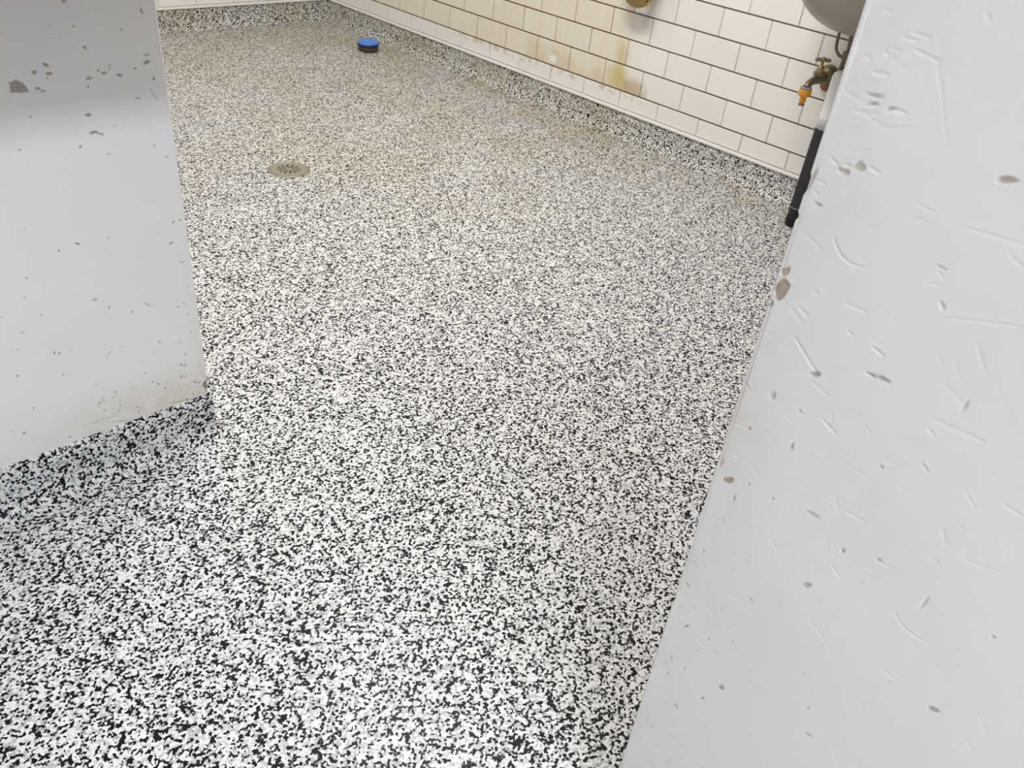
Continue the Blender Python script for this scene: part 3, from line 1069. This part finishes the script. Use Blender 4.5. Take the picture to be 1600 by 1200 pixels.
local(link('wall_flange', lathe('wall_flange', [(rt_ - 0.002, 0.001), (rt_ + 0.020, 0.001), (rt_ + 0.018, 0.006), (rt_ - 0.001, 0.011)], 28, (-1, 0, 0),
                                (-0.008, pb[1] - rm, zc + 0.102)), M['brass'], trap, True), trap)
pk = on_plane(1012, 7.5, 0, xb - 0.012)
local(link('drain_plug', lathe('drain_plug', [(0.006, 0.0), (0.006, 0.008), (0.0035, 0.010), (0, 0.010)], 10, (0.2, -0.7, -0.6),
                               (xb - 0.012, pk[1] + 0.004, pk[2] + 0.005)), M['brass'], trap), trap)

# ------------------------------------------------------------------ bib tap with hose connector
tp = W(-0.25, -24.704, 2.974)
tap = empty('bib_tap', (0.0, tp.y + 0.011, tp.z - 0.015), 'aged brass garden tap with cross handle on the white tiles', 'tap')
ty, tz = tp.y + 0.011, tp.z - 0.015


def tlink(name, me, mat, smooth=True):
    return local(link(name, me, mat, tap, smooth), tap)


tlink('wall_flange', lathe('wall_flange', [(0.0, 0.0), (0.035, 0.0), (0.0355, 0.006), (0.033, 0.018), (0.026, 0.029), (0.015, 0.035), (0, 0.035)], 28,
                           (-1, 0, 0), (-0.0075, ty, tz)), M['tap'])
tlink('backing_plate', lathe('backing_plate', [(0, 0), (0.022, 0), (0.022, 0.012), (0.018, 0.015), (0, 0.015)], 24, (-1, 0, 0),
                             (-0.0075, ty - 0.006, tz - 0.027)), M['red'])
body = tlink('body', tube('body', [(-0.02, ty, tz), (-0.05, ty, tz - 0.002), (-0.085, ty, tz - 0.003), (-0.110, ty, tz - 0.006),
                                   (-0.132, ty, tz - 0.013), (-0.143, ty, tz - 0.025)],
                          [0.013, 0.0145, 0.0165, 0.0125, 0.0115, 0.0115], 18, 6), M['tap'])
bx = -0.082
tlink('bonnet_nut', lathe('bonnet_nut', [(0.015, 0.006), (0.0185, 0.008), (0.0185, 0.019), (0.0150, 0.022), (0.0, 0.022)], 6, (0, 0, 1), (bx, ty, tz)),
      M['tap'], False)
tlink('stem', lathe('stem', [(0.0145, 0.018), (0.0130, 0.026), (0.0095, 0.036), (0.0070, 0.040), (0.0045, 0.043), (0.0045, 0.056), (0, 0.056)], 18,
                    (0, 0, 1), (bx, ty, tz)), M['taphandle'])
hd = Vector((1, -1, 0)).normalized()
hc = Vector((bx, ty, tz + 0.057))
tlink('handle', tube('handle', [hc - hd * 0.025 + Vector((0, 0, 0.001)), hc - hd * 0.017, hc - hd * 0.008 + Vector((0, 0, .001)), hc + Vector((0, 0, .002)),
                                hc + hd * 0.008 + Vector((0, 0, .001)), hc + hd * 0.017, hc + hd * 0.025 + Vector((0, 0, 0.001))],
                     [0.0050, 0.0068, 0.0060, 0.0088, 0.0060, 0.0068, 0.0050], 12, 4), M['taphandle'])
sp = (-0.143, ty, tz - 0.020)
conn = empty('hose_connector', (sp[0], sp[1], sp[2] - 0.055), 'orange plastic hose connector fitted on the tap spout', 'hose connector')


def clink(name, me, mat):
    return local(link(name, me, mat, conn, True), conn)


clink('collar', lathe('collar', [(0.0115, -0.002), (0.0185, -0.002), (0.0190, -0.004), (0.0190, -0.009), (0.0115, -0.009)], 24, (0, 0, 1), sp), M['greyring'])
clink('body', lathe('body', [(0.0115, -0.009), (0.0200, -0.009), (0.0208, -0.012), (0.0208, -0.026), (0.0180, -0.031), (0.0105, -0.033), (0.0095, -0.042),
                             (0.0115, -0.043), (0.0115, -0.046), (0.0092, -0.048), (0.0090, -0.058), (0, -0.058)], 24, (0, 0, 1), sp), M['orange'])
clink('seal', lathe('seal', [(0.0093, -0.0555), (0.0098, -0.0565), (0.0098, -0.0605), (0.0088, -0.0615), (0, -0.0615)], 20, (0, 0, 1), sp), M['tube'])

# ------------------------------------------------------------------ steel hand basin and its supply pipes
BX, BY, BZ = -0.215, -2.595, 0.0
zb = (4.57 - ZF) * S
basin = empty('hand_basin', (0, BY, zb), 'grey steel wall hand basin above the tap, seen from below', 'basin')
a_, b_, h_ = 0.205, 0.215, 0.17
vs, fs = [], []
nr, ns = 16, 48
prof = []
for k in range(nr + 1):
    t = k / nr
    prof.append((math.sin(t * math.pi / 2) ** 0.9, 1 - math.cos(t * math.pi / 2) ** 1.0))
for (r, z) in prof:
    for k in range(ns):
        t = 2 * math.pi * k / ns
        vs.append((BX + a_ * r * math.cos(t), BY + b_ * r * math.sin(t), zb + h_ * z))
for (r, z) in reversed(prof):
    for k in range(ns):
        t = 2 * math.pi * k / ns
        vs.append((BX + (a_ - 0.003) * r * math.cos(t), BY + (b_ - 0.003) * r * math.sin(t), zb + 0.003 + (h_ - 0.003) * z))
for i in range(2 * nr + 1):
    for k in range(ns):
        k2 = (k + 1) % ns
        fs.append((i * ns + k, i * ns + k2, (i + 1) * ns + k2, (i + 1) * ns + k))
me = pydata('bowl', vs, fs)
bm = bmesh.new()
bm.from_mesh(me)
bmesh.ops.remove_doubles(bm, verts=bm.verts, dist=1e-5)
bmesh.ops.recalc_face_normals(bm, faces=bm.faces)
bm.to_mesh(me)
bm.free()
local(link('bowl', me, M['bowl'], basin, True), basin)
local(link('rim', box_mesh('rim', (-0.06, BY - 0.21, zb + h_ - 0.004), (-0.008, BY + 0.21, zb + h_ + 0.02), 0.006), M['bowl'], basin), basin)
local(link('rim_bead', tube('rim_bead', [(BX + a_ * math.cos(t), BY + b_ * math.sin(t), zb + h_) for t in
                                         [2 * math.pi * k / 24 for k in range(25)]], 0.008, 10, 3), M['bowl'], basin, True), basin)

sup = empty('supply_pipes', (0, -2.50, 0.50), 'two thin tarnished pipes joining a valve under the steel basin', 'pipe')


def tw(u, v, x):
    return tuple(on_plane(u, v, 0, x))


xs = -0.045
local(link('pipe', tube('pipe', [tw(1317.5, 34, xs), tw(1312, 50, xs), tw(1307.5, 68, xs), tw(1307, 78, xs), tw(1311, 86, xs), tw(1318, 90, xs), tw(1324, 93, xs)],
                        0.0050, 12, 6), M['tube'], sup, True), sup)
local(link('pipe', tube('pipe', [tw(1336, 34, xs), tw(1330, 58, xs), tw(1326, 78, xs), tw(1320, 108, xs)], 0.0062, 12, 4), M['tube'], sup, True), sup)
vq = on_plane(1324.5, 92, 0, xs)
local(link('valve', lathe('valve', [(0, -0.026), (0.012, -0.026), (0.018, -0.022), (0.0185, 0.004), (0.021, 0.006), (0.021, 0.020), (0.012, 0.024), (0, 0.024)],
                          8, (0, 0, 1), tuple(vq)), M['tube'], sup), sup)
vq2 = on_plane(1316, 104, 0, xs)
local(link('elbow', tube('elbow', [tw(1321, 99, xs), tw(1316.5, 102, xs), tw(1313.5, 108, xs), tw(1312.5, 113, xs)], 0.0075, 10, 5), M['tube'], sup, True), sup)
local(link('wall_bracket', box_mesh('wall_bracket', (xs, vq[1] - 0.010, vq[2] - 0.008), (-0.0065, vq[1] + 0.010, vq[2] + 0.008), 0.002), M['tube'], sup), sup)

# ------------------------------------------------------------------ white and black standpipe at the jamb
sx = -0.16
foot = on_plane(1231, 350, 2, 0.0)
py = -2.546 - 0.022
pipe = empty('standpipe', (sx, py, 0.0), 'upright waste pipe, white above and black below, beside the near partition', 'pipe')
pipe.rotation_euler = (0.009, 0, 0)
zt = (1.60 - ZF) * S
ztop = (3.38 - ZF) * S
link('black_sleeve', lathe('black_sleeve', [(0.030, 0.0), (0.030, 0.062), (0.0312, 0.064), (0.0312, 0.070), (0.030, 0.072), (0.030, zt - 0.003), (0.028, zt), (0, zt)], 28),
     M['blackrubber'], pipe, True)
link('sleeve_band', lathe('sleeve_band', [(0.0303, 0.0662), (0.0319, 0.0662), (0.0319, 0.0685), (0.0303, 0.0685)], 28), M['greyring'], pipe, True)
wp = link('white_pipe', lathe('white_pipe', [(0.0285, zt - 0.002), (0.0285, zt + 0.030), (0.0295, zt + 0.032), (0.0295, zt + 0.036), (0.0285, zt + 0.038),
                                             (0.0285, ztop - 0.02), (0.026, ztop - 0.008), (0.018, ztop), (0, ztop + 0.002)], 28), M['pvc'], pipe, True)
